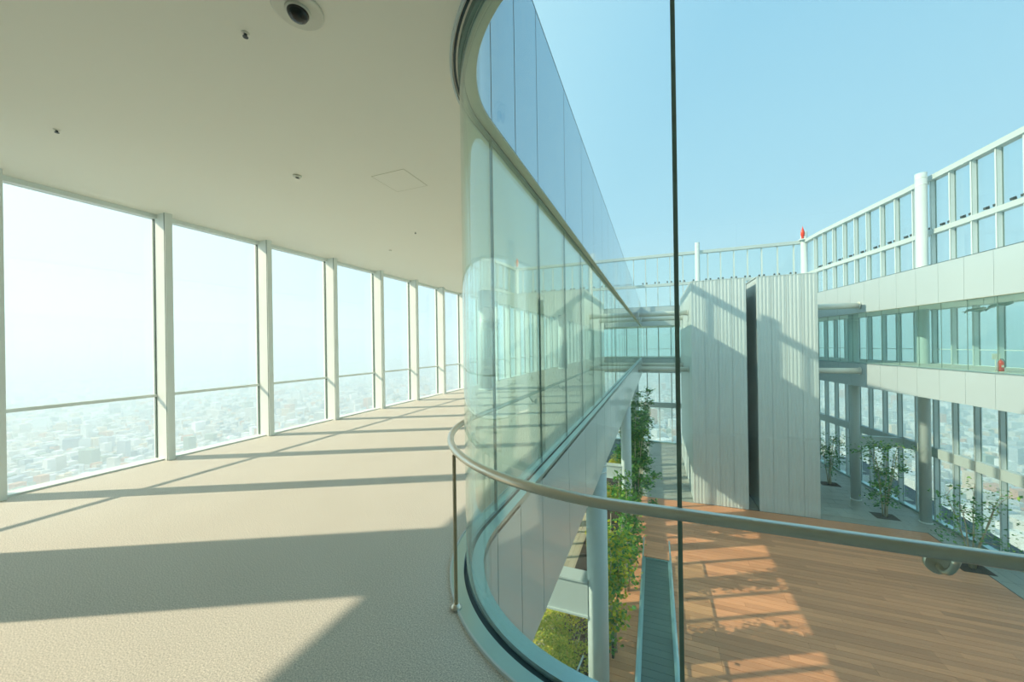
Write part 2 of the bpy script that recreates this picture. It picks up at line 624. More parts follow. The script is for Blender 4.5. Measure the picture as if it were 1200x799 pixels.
# far wall: travel from right to left (-X) has right hand = +Y = out
pf = Path([(15.0, YF), (XL, YF)])
fx = [-6.3, -5.0, -3.63, -2.27, -0.88, 0.46, 1.83, 3.21, 4.62, 5.80, 7.09, 8.39, 9.70, 11.02, 12.46, 13.90]
curtain('wall_far', 'far end window wall with slim mullions and open screen above', pf, sorted([0.05] + [15.0 - x for x in fx]), 0.26)
# right wall: travel towards the camera must have right hand = +X -> travel +Y reversed
pr = Path(right_out[::-1])
marks = []
target = [(15.2, 44.66), (15.36, 43.12), (15.59, 41.73), (15.81, 40.35), (16.04, 38.98), (16.26, 37.63), (16.49, 36.22), (16.70, 34.9), (16.92, 33.4), (17.09, 31.97), (17.25, 30.61), (17.4, 29.24), (17.55, 27.84)]


def arc_of(path, q):
    best, bu = 1e9, 0
    k = 0.0
    while k < path.L:
        p, n = path.at(k)
        d = (p - Vector(q)).length
        if d < best:
            best, bu = d, k
        k += 0.02
    return bu


marks = sorted(arc_of(pr, q) for q in target)
while marks[0] > 1.6:
    marks.insert(0, marks[0] - 1.40)
marks = [0.05] + marks + [pr.L - 0.06]
curtain('wall_right', 'right window wall with pale fins rising to an open wind screen', pr, marks, 0.30)
# wall behind the camera: travel +X... right hand must be -Y -> travel -X? (-X travel: right hand +Y) so +X travel gives -Y
wn = empty('wall_near')
tag(wn, 'plain grey panelled wall behind the viewpoint', 'wall', kind='structure')
for k in range(13):
    MB().box(XL + 0.2 + 1.95 * k + 0.006, XL + 0.2 + 1.95 * (k + 1) - 0.006, YN, YN + 0.2, DZ, ROOF).build('wall_panel', M_BACK, wn)


# ------------------------------------------------------------------ round columns
def column(x, y, z0, z1, r, label, joints=True):
    e = empty('column', (x, y, z0))
    tag(e, label, 'column')
    h = z1 - z0
    MB().lathe([(r, 0.0), (r, h)], 28).build('shaft', M_WHITE, e)
    MB().lathe([(r + 0.04, 0.0), (r + 0.04, 0.05), (r, 0.06)], 28).build('base_ring', M_FRAME, e)
    if joints:
        for k in (0.965, 0.985):
            MB().lathe([(r + 0.006, h * k), (r + 0.006, h * k + 0.04)], 28).build('weld_band', M_FRAME, e)
    return e


RC = 0.285
column(-1.56, 10.2, DZ, SLAB, RC, 'white round column nearest the curved glass, under the left gallery')
column(-1.60, 21.8, DZ, SLAB, RC, 'white round column behind the climbing plants, second under the left gallery')
column(-1.62, 33.4, DZ, SLAB, RC, 'white round column farthest under the left gallery, mostly hidden by its edge')
column(16.22, 31.64, DZ, 12.3, RC, 'tall white column at the right window wall rising to the wind screen top')
column(13.84, 34.54, DZ, CEIL, RC, 'white round column standing between the ribbed block and the right windows')
column(14.72, 46.6, DZ, 13.0, 0.30, 'white corner column carrying the red warning light')
column(4.72, 46.6, DZ, 13.05, 0.26, 'white column rising behind the ribbed block top at the far wall')


def tall_column(x, y, r, label):
    e = empty('column', (x, y, DZ))
    tag(e, label, 'column')
    for z0, z1 in ((DZ, SLAB), (0.0, CEIL), (ROOF, TOP)):
        MB().lathe([(r, z0 - DZ), (r, z1 - DZ)], 28).build('shaft', M_WHITE, e)
        MB().lathe([(r + 0.03, z0 - DZ), (r + 0.03, z0 - DZ + 0.04), (r, z0 - DZ + 0.05)], 28).build('base_ring', M_FRAME, e)


tall_column(-5.6, 0.15, 0.30, 'white column beside the left windows whose broad shadow crosses the near floor')
tall_column(-5.6, 11.75, 0.285, 'white column inside the left gallery, first seen through the curved glass')
tall_column(-5.6, 23.4, 0.285, 'white column inside the left gallery, second seen through the glass')
tall_column(-5.6, 35.1, 0.285, 'white column at the far end of the left gallery')



# bracket beams from the left columns to the left facade
def hbeam(x0, x1, y, z0, z1, w, label):
    e = empty('bracket_beam', ((x0 + x1) / 2, y, z0))
    tag(e, label, 'beam')
    L2 = (x1 - x0) / 2
    h = z1 - z0
    MB().box(-L2, L2, -w / 2, w / 2, h - 0.05, h).build('top_flange', M_WHITE, e)
    MB().box(-L2, L2, -w / 2, w / 2, 0, 0.05).build('bottom_flange', M_WHITE, e)
    MB().box(-L2, L2, -w / 2 + 0.05, w / 2 - 0.05, 0.05, h - 0.05).build('web', M_WHITE, e)
    return e


hbeam(XL + 0.32, -1.8, 10.2, -5.95, -4.95, 0.5, 'white boxed beam joining the nearest left column to the facade')
hbeam(XL + 0.32, -1.85, 21.8, -6.2, -5.45, 0.45, 'white boxed beam joining the second left column to the facade')
hbeam(14.1, 16.7, 34.54, -6.2, -5.5, 0.4, 'pale beam joining the right free-standing column to the window wall')


# ------------------------------------------------------------------ handrail of the gallery
hr = empty('handrail', (0, 0, 0))
tag(hr, 'brushed steel handrail curving along the inside of the courtyard glass', 'handrail')
RAIL_D, RAIL_Z = 0.105, 0.925
rail_pts = []
u = 1.0
for p, n in INNER.sub(0.6, S_NEAR):
    q = p + n * RAIL_D
    rail_pts.append((q.x, q.y, RAIL_Z))
MB().tube(rail_pts, 0.0225, 16).build('rail', M_STEEL, hr)
# one flat post in the middle of the corner
ps = (S_STRAIGHT + S_ARC) / 2 - 0.02
p, n = INNER.at(ps)
q = p + n * 0.122
ang = math.atan2(n.y, n.x)
post = MB().box(-0.008, 0.008, -0.012, 0.012, 0.03, RAIL_Z - 0.015).build('post', M_POST, hr, (q.x, q.y, 0), ang)
MB().lathe([(0.032, 0.012), (0.032, 0.02), (0.014, 0.036)], 16).build('post_foot', M_STEEL, post)


def bracket(u):
    p, n = INNER.at(u)
    pts_ = []
    for k in range(9):
        t_ = k / 8
        d = 0.012 + (RAIL_D - 0.012) * t_
        zz = RAIL_Z - 0.075 + 0.06 * t_ ** 3 - 0.014 * math.sin(PI * t_)
        w = p + n * d
        pts_.append((w.x, w.y, zz))
    b = MB().tube(pts_, 0.009, 10).build('bracket', M_STEEL, hr)
    w0, w1 = p + n * 0.012, p + n * 0.026
    MB().tube([(w0.x, w0.y, RAIL_Z - 0.075), (w1.x, w1.y, RAIL_Z - 0.075)], 0.032, 16).build('bracket_disc', M_STEEL, b)


for y_ in [4.35 + MOD * k for k in range(14)]:
    bracket(FAR_IN - y_)
for x_ in (0.815, 2.26, 3.71):
    bracket(S_ARC + x_ - cc[0])


# ------------------------------------------------------------------ ribbed core block in the courtyard
def rib_panel(w, h):
    """panel in local x (0..w), facing -y, ribs standing 3 cm proud"""
    mbp = MB()
    n = max(2, int(round(w / 0.24)))
    st = w / n
    prof = [(0.004, 0.05)]
    for k in range(n):
        a = k * st
        prof += [(a + 0.01, 0.0), (a + st * 0.52, 0.0), (a + st * 0.60, 0.016), (a + st * 0.94, 0.016)]
    prof += [(w - 0.004, 0.05)]
    vs = [(x, yy, 0.006) for x, yy in prof] + [(x, yy, h - 0.006) for x, yy in prof]
    m = len(prof)
    fs = [(i, i + 1, m + i + 1, m + i) for i in range(m - 1)] + [(m - 1, 0, m, 2 * m - 1)]
    fs += [tuple(reversed(range(m))), tuple(range(m, 2 * m))]
    mbp.add(vs, fs)
    me = mbp.mesh('rib_panel')
    me.materials.append(M_CLAD)
    return me


_pan = {}


def clad_face(parent, x0, y0, ang, length, zs):
    n = max(1, int(round(length / 0.88)))
    w = length / n
    ca, sa = math.cos(ang), math.sin(ang)
    for z0, z1 in zip(zs[:-1], zs[1:]):
        key = (round(w, 3), round(z1 - z0, 3))
        if key not in _pan:
            _pan[key] = rib_panel(*key)
        for k in range(n):
            o = link('ribbed_panel', _pan[key], None, parent, (x0 + ca * w * k, y0 + sa * w * k, z0), ang)


ZS = [DZ, -5.0, 0.45, 6.1]
BY0, BY1 = 29.95, 42.0


def block(x0, x1, label, faces):
    e = empty('service_core', (0, 0, 0))
    tag(e, label, 'building core')
    MB().box(x0 + 0.05, x1 - 0.05, BY0 + 0.05, BY1 - 0.05, DZ, 6.08).build('core_wall', M_CLAD, e)
    clad_face(e, x0, BY0, 0, x1 - x0, ZS)
    if 'L' in faces:
        clad_face(e, x0, BY1, -PI / 2, BY1 - BY0, ZS)
    if 'R' in faces:
        clad_face(e, x1, BY0, PI / 2, BY1 - BY0, ZS)
    MB().box(x0 - 0.01, x1 + 0.01, BY0 - 0.01, BY1, 6.09, 6.14).build('roof_cap', M_WHITE, e)
    return e


block(2.55, 6.08, 'left white ribbed core block beside the dark slot', 'L')
block(6.70, 10.16, 'right white ribbed core block beside the dark slot', 'R')
gp = empty('slot_lining', (6.39, BY0 + 4, DZ))
tag(gp, 'dark teal recess between the two ribbed core blocks', 'recess')
MB().box(-0.30, 0.30, -0.05, 0.05, 0.0, 15.5).build('back_panel', M_GAP, gp)
MB().box(-0.30, -0.28, -3.9, -0.06, 0.04, 16.0).build('side_panel', M_GAP, gp)
MB().box(-0.30, 0.30, -3.9, 0, 0.0, 0.03).build('floor_plate', M_TILE, gp)


# strut tubes between core and slabs
def strut(x0, x1, y, z, label):
    e = empty('strut_tube', ((x0 + x1) / 2, y, z))
    tag(e, label, 'tube')
    h = (x1 - x0) / 2
    MB().tube([(-h, 0, 0), (h, 0, 0)], 0.20, 20).build('pipe', M_PIPE, e)
    for s in (-1, 1):
        MB().tube([(s * h, 0, 0), (s * (h - 0.05), 0, 0)], 0.26, 20).build('flange', M_PIPE, e)


def fascia_x(y):
    pp = [(15.05, 12.0)] + right_in[1:]
    for (xa, ya), (xb, yb) in zip(pp[:-1], pp[1:]):
        if ya <= y <= yb:
            return xa + (xb - xa) * (y - ya) / (yb - ya) - 0.14
    return 13


for y_, w_ in ((32.2, 'nearer'), (38.6, 'farther')):
    strut(gx + 0.15, 2.52, y_, 3.98, f'{w_} white strut tube at roof level left of the ribbed core')
    strut(gx + 0.15, 2.52, y_, -0.55, f'{w_} white strut tube at floor level left of the ribbed core')
    if w_ == 'nearer':
        strut(10.2, fascia_x(y_), y_, 3.98, 'white strut tube at roof level right of the ribbed core')
        strut(10.2, fascia_x(y_), y_, -0.55, 'white strut tube at floor level right of the ribbed core')

# ------------------------------------------------------------------ courtyard ground
court = link('floor_courtyard', MB().box(XL, 19.0, YN, YF, DZ - 0.4, DZ - 0.045).mesh('floor_courtyard'), M_GROOVE)
tag(court, 'courtyard ground with red-brown timber deck and grey stone paving', 'deck', kind='structure')
PIT = (-0.66, 0.56, 8.0, 21.25)


def in_pit(x0, x1, y0, y1):
    return x1 > PIT[0] - 0.02 and x0 < PIT[1] + 0.02 and y1 > PIT[2] and y0 < PIT[3]


WX0, WX1, WY0, WY1 = -2.05, 15.4, 7.6, 29.92
rows = 77
rw = (WY1 - WY0) / rows
_pl = {}
stuff = MB()
count = 0
planks = []
for r in range(rows):
    y0 = WY1 - (r + 1) * rw
    y1 = y0 + rw
    cuts = [WX0]
    xx = WX0 + random.choice((1.5, 2.4, 3.3, 4.2))
    while xx < WX1 - 1.2:
        cuts.append(xx)
        xx += random.choice((4.2, 5.1))
    cuts.append(WX1)
    for a, b in zip(cuts[:-1], cuts[1:]):
        if in_pit(a, b, y0, y1):
            if a < PIT[0] - 0.2:
                planks.append((a, PIT[0] - 0.03, y0))
            if b > PIT[1] + 0.2:
                planks.append((PIT[1] + 0.03, b, y0))
        else:
            planks.append((a, b, y0))
planks.sort(key=lambda q: q[2])
for i, (a, b, y0) in enumerate(planks):
    ln = round(b - a, 2)
    if y0 > 8.5 and count < 300:
        if ln not in _pl:
            me = MB().box(0.004, ln - 0.004, 0.006, rw - 0.006, -0.04, 0).mesh('plank')
            me.materials.append(M_WOOD)
            _pl[ln] = me
        link('plank', _pl[ln], None, court, (a, y0, DZ + random.uniform(-0.003, 0.003)))
        count += 1
    else:
        stuff.box(a + 0.004, b - 0.004, y0 + 0.006, y0 + rw - 0.006, DZ - 0.04, DZ)
tag(stuff.build('plank_field', M_WOOD, court), kind='stuff')

# grey weathered boards under the left gallery (run along Y)
me = MB().box(0.005, 0.295, 0.006, 3.594, -0.04, 0).mesh('board')
me.materials.append(M_GREYWOOD)
for i in range(14):
    for k in range(7):
        link('grey_board', me, None, court, (-6.3 + i * 0.30, 7.6 + 3.6 * k - (i % 3) * 1.2, DZ + random.uniform(-0.002, 0.002)))

# stone tiles
me = MB().box(0.006, 1.194, 0.006, 0.794, -0.04, 0).mesh('tile')
me.materials.append(M_TILE)


def tiles(x0, x1, y0, y1):
    y = y0
    k = 0
    while y < y1 - 0.1:
        x = x0 - (0.6 if k % 2 else 0)
        while x < x1 - 0.1:
            if not (3.0 < x + 0.6 < 9.7):
                link('stone_tile', me, None, court, (x, y, DZ + random.uniform(-0.002, 0.002)))
            x += 1.2
        y += 0.8
        k += 1


tiles(-1.9, 2.7, WY1 + 0.03, 46.2)
tiles(9.8, 17.0, WY1 + 0.03, 46.2)
me2 = MB().box(0.006, 0.594, 0.006, 1.194, -0.04, 0).mesh('edge_tile')
me2.materials.append(M_TILE)
for i in range(3):
    for k in range(12):
        link('edge_tile', me2, None, court, (15.45 + 0.6 * i, WY1 - 1.2 * (k + 1), DZ))

# ------------------------------------------------------------------ sunken stair with glass sides
pit = empty('stair_well', ((PIT[0] + PIT[1]) / 2, PIT[3], DZ))
tag(pit, 'sunken escalator well cut in the timber deck with grey treads', 'stairwell')
pw = (PIT[1] - PIT[0]) / 2
plen = PIT[3] - PIT[2]
MB().box(-pw, -pw + 0.05, -plen, 0, -0.03, 0.10).build('side_kerb', M_CURB, pit)
MB().box(pw - 0.05, pw, -plen, 0, -0.03, 0.10).build('side_kerb', M_CURB, pit)
MB().box(-pw, pw, -0.05, 0, -0.03, 0.10).build('end_kerb', M_CURB, pit)
me = MB().box(-pw + 0.05, pw - 0.05, 0, 0.33, -0.05, 0.0).mesh('tread')
me.materials.append(M_PIT)
for k in range(int(plen / 0.34)):
    link('tread', me, None, pit, (0, -0.05 - 0.34 * (k + 1), 0.03 - 0.0015 * k))


def baluster_run(name, label, x, y0, y1, group=None):
    e = empty(name, (x, y0, DZ + 0.10))
    tag(e, label, 'balustrade', group)
    n = 8
    w = (y1 - y0) / n
    me = MB().box(-0.01, 0.01, 0.02, w - 0.02, 0.0, 1.05).mesh('pane')
    me.materials.append(G_RAIL)
    for k in range(n):
        link('glass_panel', me, None, e, (0, k * w, 0))
    MB().box(-0.035, 0.035, 0, y1 - y0, 1.05, 1.10).build('top_rail', M_CURB, e)
    MB().box(-0.03, 0.03, 0, y1 - y0, 0.0, 0.06).build('bottom_shoe', M_CURB, e)


baluster_run('glass_balustrade', 'glass balustrade on the left side of the sunken stair', PIT[0] - 0.03, PIT[2], PIT[3])
baluster_run('glass_balustrade', 'glass balustrade on the right side of the sunken stair', PIT[1] + 0.03, PIT[2], PIT[3])


# ------------------------------------------------------------------ plants
def leaf(mb, c, size, rnd):
    d = Vector((rnd.uniform(-1, 1), rnd.uniform(-1, 1), rnd.uniform(-0.7, 0.5))).normalized()
    s_ = d.cross(Vector((rnd.uniform(-0.4, 0.4), rnd.uniform(-0.4, 0.4), 1))).normalized()
    nn = d.cross(s_)
    c = Vector(c)
    a = c + d * size
    l = c + d * size * 0.45 + s_ * size * 0.36 + nn * size * 0.08
    r = c + d * size * 0.45 - s_ * size * 0.36 + nn * size * 0.08
    mb.add([c, l, a, r], [(0, 1, 2), (0, 2, 3)])


def tree(x, y, h, label, seed, m=M_LEAF_D, stems=4, spread=0.9, leaves=900, size=0.17, low=0.25, pit=True, second=None, narrow=1.0, cat='tree'):
    rnd = random.Random(seed)
    e = empty('tree', (x, y, DZ))
    tag(e, label, cat)
    fol, fol2 = MB(), MB()
    for s in range(stems):
        a = 2 * PI * s / stems + rnd.uniform(-0.5, 0.5)
        hh = h * rnd.uniform(0.8, 1.0)
        pts_ = []
        for k in range(7):
            t_ = k / 6
            rad = 0.09 + spread * 0.55 * t_ ** 1.5 * narrow
            pts_.append((rad * math.cos(a) + rnd.uniform(-0.04, 0.04), rad * math.sin(a) + rnd.uniform(-0.04, 0.04), hh * t_))
        st_ = MB().tube(pts_, 0.045, 7, r2=0.012).build('stem', M_BARK, e)
        clusters = []
        for k in range(14):
            t_ = low + (1 - low) * rnd.random() ** 0.75
            i = min(5, int(t_ * 6))
            b = Vector(pts_[i]).lerp(Vector(pts_[i + 1]), t_ * 6 - i)
            off = Vector((rnd.gauss(0, 1), rnd.gauss(0, 1), rnd.gauss(0, 0.5))) * spread * 0.42 * narrow
            clusters.append(b + off)
            if k < 5:
                MB().tube([b, b + off], 0.013, 5, r2=0.006).build('branch', M_BARK, st_)
        for k in range(leaves // stems):
            c = rnd.choice(clusters) + Vector((rnd.gauss(0, 1), rnd.gauss(0, 1), rnd.gauss(0, 0.8))) * 0.17
            tgt = fol2 if (second and rnd.random() < (0.6 if second is M_LEAF_Y else 0.4)) else fol
            leaf(tgt, c, size * rnd.uniform(0.7, 1.3), rnd)
    tag(fol.build('foliage', m, e), kind='stuff')
    if second:
        tag(fol2.build('foliage', second, e), kind='stuff')
    if pit:
        MB().box(-0.62, 0.62, -0.5, 0.5, 0.0, 0.012).build('planting_pit', M_SOIL, e)
    return e


tree(14.26, 31.82, 5.3, 'leafy multi-stem tree in a soil pit between the two right columns', 11, M_LEAF_D, 5, 1.1, 1500, 0.17, 0.2, second=M_LEAF_G)
tree(13.34, 37.55, 4.2, 'small dark multi-stem tree close to the ribbed block edge', 12, M_LEAF_D, 4, 0.9, 900, 0.16, 0.3)
tree(15.15, 26.1, 4.3, 'airy sapling beside the right windows above the handrail', 13, M_LEAF_D, 5, 1.6, 800, 0.15, 0.3, second=M_LEAF_G)
tree(-1.62, 14.4, 5.4, 'slim yellow-green tree just right of the nearest left column', 14, M_LEAF_G, 4, 0.75, 1900, 0.18, 0.12, second=M_LEAF_Y, narrow=0.7, pit=False)
tree(-1.40, 18.2, 5.6, 'pale green slim tree between the two left columns', 15, M_LEAF_G, 4, 0.7, 1700, 0.18, 0.1, narrow=0.65, pit=False)
tree(-1.25, 24.2, 8.2, 'tall dense green tree beyond the second left column', 16, M_LEAF_D, 5, 1.15, 4200, 0.22, 0.12, second=M_LEAF_G, narrow=0.75, pit=False)
tree(-1.2, 31.0, 8.4, 'tall dark tree at the far end of the left planting row', 17, M_LEAF_D, 5, 1.1, 3600, 0.22, 0.2, narrow=0.75, pit=False)


def bush(x, y, rx, ry, h, label, seed, m=M_LEAF_B):
    rnd = random.Random(seed)
    e = empty('bush', (x, y, DZ + 0.022))
    tag(e, label, 'bush', 'bushes under the left gallery')
    fol = MB()
    lumps = [(rnd.uniform(-rx, rx) * 0.6, rnd.uniform(-ry, ry) * 0.6, rnd.uniform(0.3, 0.75) * h, rnd.uniform(0.35, 0.6)) for _ in range(9)]
    for k in range(4200):
        lx, ly, lz, lr = rnd.choice(lumps)
        d = Vector((rnd.gauss(0, 1), rnd.gauss(0, 1), abs(rnd.gauss(0, 1)))).normalized()
        rr = lr * rnd.uniform(0.7, 1.05)
        leaf(fol, (lx + d.x * rr * rx * 0.9, ly + d.y * rr * ry * 0.9, max(0.03, lz + d.z * rr * h * 0.6)), rnd.uniform(0.07, 0.13), rnd)
    tag(fol.build('foliage', m, e), kind='stuff')
    for k in range(6):
        a = rnd.uniform(0, 2 * PI)
        MB().tube([(0.1 * math.cos(a), 0.1 * math.sin(a), 0), (rx * 0.5 * math.cos(a), ry * 0.5 * math.sin(a), h * 0.8)], 0.015, 5, r2=0.006).build('stem', M_BARK, e)


bush(-3.2, 12.6, 1.35, 1.7, 1.9, 'dense yellow-green bush filling the corner below the curved glass', 21)
bush(-3.4, 15.0, 1.1, 1.3, 1.9, 'olive bush with darker twigs behind the front bush', 22)
bush(-3.25, 9.6, 1.2, 1.5, 1.3, 'yellow-green bush partly cut off at the bottom of the picture', 23)
bush(-3.0, 21.0, 1.0, 1.4, 1.3, 'bush under the second boxed beam', 25)
bush(-3.0, 26.5, 1.1, 1.6, 1.9, 'yellowish bush above the second boxed beam', 26)
bush(-3.0, 32.0, 1.1, 1.8, 2.2, 'far bush near the end of the left planting strip', 27)
soil = link('planting_bed', MB().box(-4.1, -2.06, 8.2, 36.0, DZ - 0.04, DZ + 0.02).mesh('planting_bed'), M_SOIL)
tag(soil, 'strip of dark soil under the left gallery bushes', 'soil bed')

# small garden things by the left planting
e = empty('bollard_light', (-1.62, 14.1, DZ))
tag(e, 'small garden bollard light beside the slim yellow-green tree', 'light')
MB().lathe([(0.05, 0), (0.05, 0.62), (0.045, 0.63)], 14).build('stem', M_LAMP, e)
MB().lathe([(0.052, 0.63), (0.052, 0.74), (0.03, 0.77)], 14).build('lens', M_PLATE, e)
e = empty('garden_rail', (-2.6, 11.0, DZ))
tag(e, 'bent pale tube rail standing in the front bush beside the column', 'rail')
MB().tube([(-0.15, -0.6, 0.0), (-0.12, -0.5, 0.9), (0.02, 0.0, 1.25), (0.15, 0.7, 1.35), (0.22, 1.2, 1.36)], 0.03, 10).build('tube', M_WHITE, e)
e = empty('garden_rail', (-3.4, 14.2, DZ))
tag(e, 'straight pale rail on a thin dark post below the nearest boxed beam', 'rail')
MB().tube([(-0.5, 0, 1.62), (0.9, 0.25, 1.70)], 0.035, 10).build('tube', M_WHITE, e)
MB().tube([(-0.48, 0, 0.0), (-0.48, 0, 1.62)], 0.025, 8).build('post', M_LAMP, e)

# ------------------------------------------------------------------ ceiling fittings
e = empty('dome_camera', (-1.88, 1.50, CEIL))
tag(e, 'black dome camera on a round pale plate in the ceiling', 'camera')
MB().lathe([(0.135, 0.0), (0.135, -0.008), (0.128, -0.012)][::-1], 36).build('mounting_plate', M_PLATE, e)
MB().lathe([(0.058, -0.012), (0.056, -0.03), (0.045, -0.05), (0.026, -0.063), (0.004, -0.068)][::-1], 28).build('dome', M_BLACK, e)
MB().lathe([(0.068, -0.012), (0.068, -0.02), (0.058, -0.022)][::-1], 28).build('trim_ring', M_PLATE, e)


def sprinkler(px, py, label):
    e = empty('sprinkler', (px, py, CEIL))
    tag(e, label, 'sprinkler')
    MB().lathe([(0.022, 0.0), (0.022, -0.004), (0.014, -0.007)][::-1], 18).build('rose', M_CEIL, e)
    MB().lathe([(0.009, -0.007), (0.008, -0.022)][::-1], 10).build('stem', M_LAMP, e)
    MB().lathe([(0.015, -0.022), (0.015, -0.026)][::-1], 14).build('deflector', M_LAMP, e)


sprinkler(-2.32, 1.49, 'small dark ceiling sprinkler nearest the dome camera')
sprinkler(-4.85, 1.51, 'small dark ceiling sprinkler above the left windows')
sprinkler(-3.75, 5.14, 'small dark ceiling sprinkler farther along the gallery')
e = empty('ceiling_detector', (-3.72, 2.93, CEIL))
tag(e, 'flat pale round detector on the gallery ceiling', 'detector')
MB().lathe([(0.045, 0.0), (0.045, -0.014), (0.03, -0.022)][::-1], 20).build('body', M_PLATE, e)
MB().lathe([(0.02, -0.022), (0.016, -0.016)][::-1], 14).build('sensor', M_FRAME, e)
e = empty('ceiling_detector', (-4.9, 5.88, CEIL))
tag(e, 'tiny pale detector near the far sprinkler on the ceiling', 'detector')
MB().lathe([(0.03, 0.0), (0.03, -0.01), (0.02, -0.016)][::-1], 16).build('body', M_PLATE, e)
e = empty('access_panel', (-2.75, 3.49, CEIL))
tag(e, 'square access panel set almost flush in the ceiling', 'panel')
MB().box(-0.22, 0.22, -0.22, 0.22, -0.002, 0.0).build('door', M_CEIL, e)
for s in (-1, 1):
    MB().box(s * 0.222 - 0.002, s * 0.222 + 0.002, -0.224, 0.224, -0.003, 0.0).build('edge_trim', M_SOFFIT, e)
    MB().box(-0.22, 0.22, s * 0.222 - 0.002, s * 0.222 + 0.002, -0.003, 0.0).build('edge_trim', M_SOFFIT, e)

# ------------------------------------------------------------------ right gallery things
e = empty('fire_extinguisher', (14.86, 24.0, 0))
tag(e, 'red fire extinguisher with white sign on a stand in the right gallery', 'extinguisher')
cy_ = MB().lathe([(0.10, 0.03), (0.10, 0.42), (0.085, 0.48), (0.035, 0.53), (0.03, 0.56)], 20, (0.10, -0.02, 0)).build('cylinder', M_RED, e)
MB().box(0.06, 0.14, -0.125, -0.118, 0.22, 0.32).build('label', M_PLATE, cy_)
MB().tube([(0.10, -0.02, 0.56), (0.10, -0.02, 0.62), (0.16, -0.02, 0.60), (0.22, -0.05, 0.45), (0.22, -0.05, 0.2)], 0.014, 8).build('hose', M_BLACK, cy_)
MB().box(-0.10, 0.24, -0.16, 0.14, 0.0, 0.025).build('stand_base', M_PLATE, e)
MB().tube([(-0.06, 0.0, 0.02), (-0.06, 0.0, 0.62)], 0.018, 8).build('stand_pole', M_PLATE, e)
MB().box(-0.17, 0.10, -0.012, 0.012, 0.58, 0.84).build('sign', M_PLATE, e)

e = empty('hanging_fitting', (15.15, 25.1, CEIL - 0.32))
tag(e, 'curved teal louvre fitting with white tube hung from the right gallery ceiling', 'fixture')
for k, (y0, y1) in enumerate(((-1.35, -0.1), (0.1, 1.2))):
    vs, fs = [], []
    for i in range(13):
        t_ = i / 12
        yy = y0 + (y1 - y0) * t_
        wz = -0.30 + 0.10 * math.sin(PI * t_) + (0.16 * (1 - t_) if k == 0 else -0.02)
        hw = 0.06 + 0.20 * math.sin(PI * min(1, t_ + 0.08))
        vs += [(-hw, yy, wz), (hw, yy, wz + 0.10), (hw, yy, wz + 0.20), (-hw, yy, wz + 0.10)]
    for i in range(12):
        o = i * 4
        for j in range(4):
            j2 = (j + 1) % 4
            fs.append((o + j, o + j2, o + 4 + j2, o + 4 + j))
    fs += [(3, 2, 1, 0), (48, 49, 50, 51)]
    MB().add(vs, fs, True).build('louvre', M_TEALM, e)
MB().tube([(-0.2, -0.75, -0.16), (-0.2, 1.1, -0.22)], 0.016, 10).build('tube_light', M_PLATE, e)
for yy in (-0.6, 0.0, 0.9):
    MB().tube([(-0.05, yy, -0.2), (-0.05, yy, 0.32)], 0.01, 6).build('hanger', M_FRAME, e)

e = empty('warning_light', (14.55, 46.4, TOP))
tag(e, 'red aircraft warning light on the far right corner of the screen', 'light')
MB().lathe([(0.12, 0.0), (0.12, 0.40), (0.17, 0.45), (0.17, 0.8), (0.12, 1.0), (0.05, 1.2), (0.02, 1.4)], 16).build('lamp', M_RED, e)
MB().box(-0.3, 0.3, -0.3, 0.3, -0.02, 0.06).build('base_plate', M_FRAME, e)


def floodlight(px, py, z, rz, label, group):
    e = empty('floodlight', (px, py, z), rz)
    tag(e, label, 'floodlight', group)
    return e


fl_h = MB().add([(-0.07, -0.10, 0.09), (0.07, -0.10, 0.09), (0.07, 0.08, 0.06), (-0.07, 0.08, 0.06), (-0.07, -0.07, 0.25), (0.07, -0.07, 0.25), (0.07, 0.10, 0.19), (-0.07, 0.10, 0.19)],
                [(0, 3, 2, 1), (4, 5, 6, 7), (0, 1, 5, 4), (1, 2, 6, 5), (2, 3, 7, 6), (3, 0, 4, 7)]).mesh('housing')
fl_h.materials.append(M_LAMP)
fl_b = MB().box(-0.03, 0.03, -0.03, 0.03, 0, 0.12).mesh('stem')
fl_b.materials.append(M_FRAME)
ORD = ['first', 'second', 'third', 'fourth', 'fifth', 'sixth', 'seventh', 'eighth', 'ninth', 'tenth', 'eleventh', 'twelfth', 'thirteenth', 'fourteenth', 'fifteenth', 'sixteenth', 'seventeenth']
bay = 0
for u0, u1 in list(zip(marks[:-1], marks[1:]))[::-1]:
    p, n = pr.at((u0 + u1) / 2)
    if p.y < 26.5 or p.y > 45.6:
        continue
    for s, w_ in ((-0.68, 'right'), (-0.10, 'left')):
        q, n = pr.at((u0 + u1) / 2 + s * 0.9)
        q = q - n * 0.22
        e = floodlight(q.x, q.y, 8.65, math.atan2(n.y, n.x) + PI / 2, f'{w_} floodlight of the {ORD[bay]} pair from the far corner on the right screen rail', 'floodlights on the right screen rail')
        link('housing', fl_h, None, e)
        link('stem', fl_b, None, e)
    bay += 1
bay = 0
for a, b in list(zip(fx[:-1], fx[1:]))[::-1]:
    if a < -2.4:
        continue
    for s, w_ in ((-0.22, 'left'), (0.22, 'right')):
        e = floodlight((a + b) / 2 + 0.6 + s, YF - 0.24, 8.65, 0, f'{w_} floodlight of the {ORD[bay]} pair from the corner column on the far screen rail', 'floodlights on the far screen rail')
        link('housing', fl_h, None, e)
        link('stem', fl_b, None, e)
    bay += 1

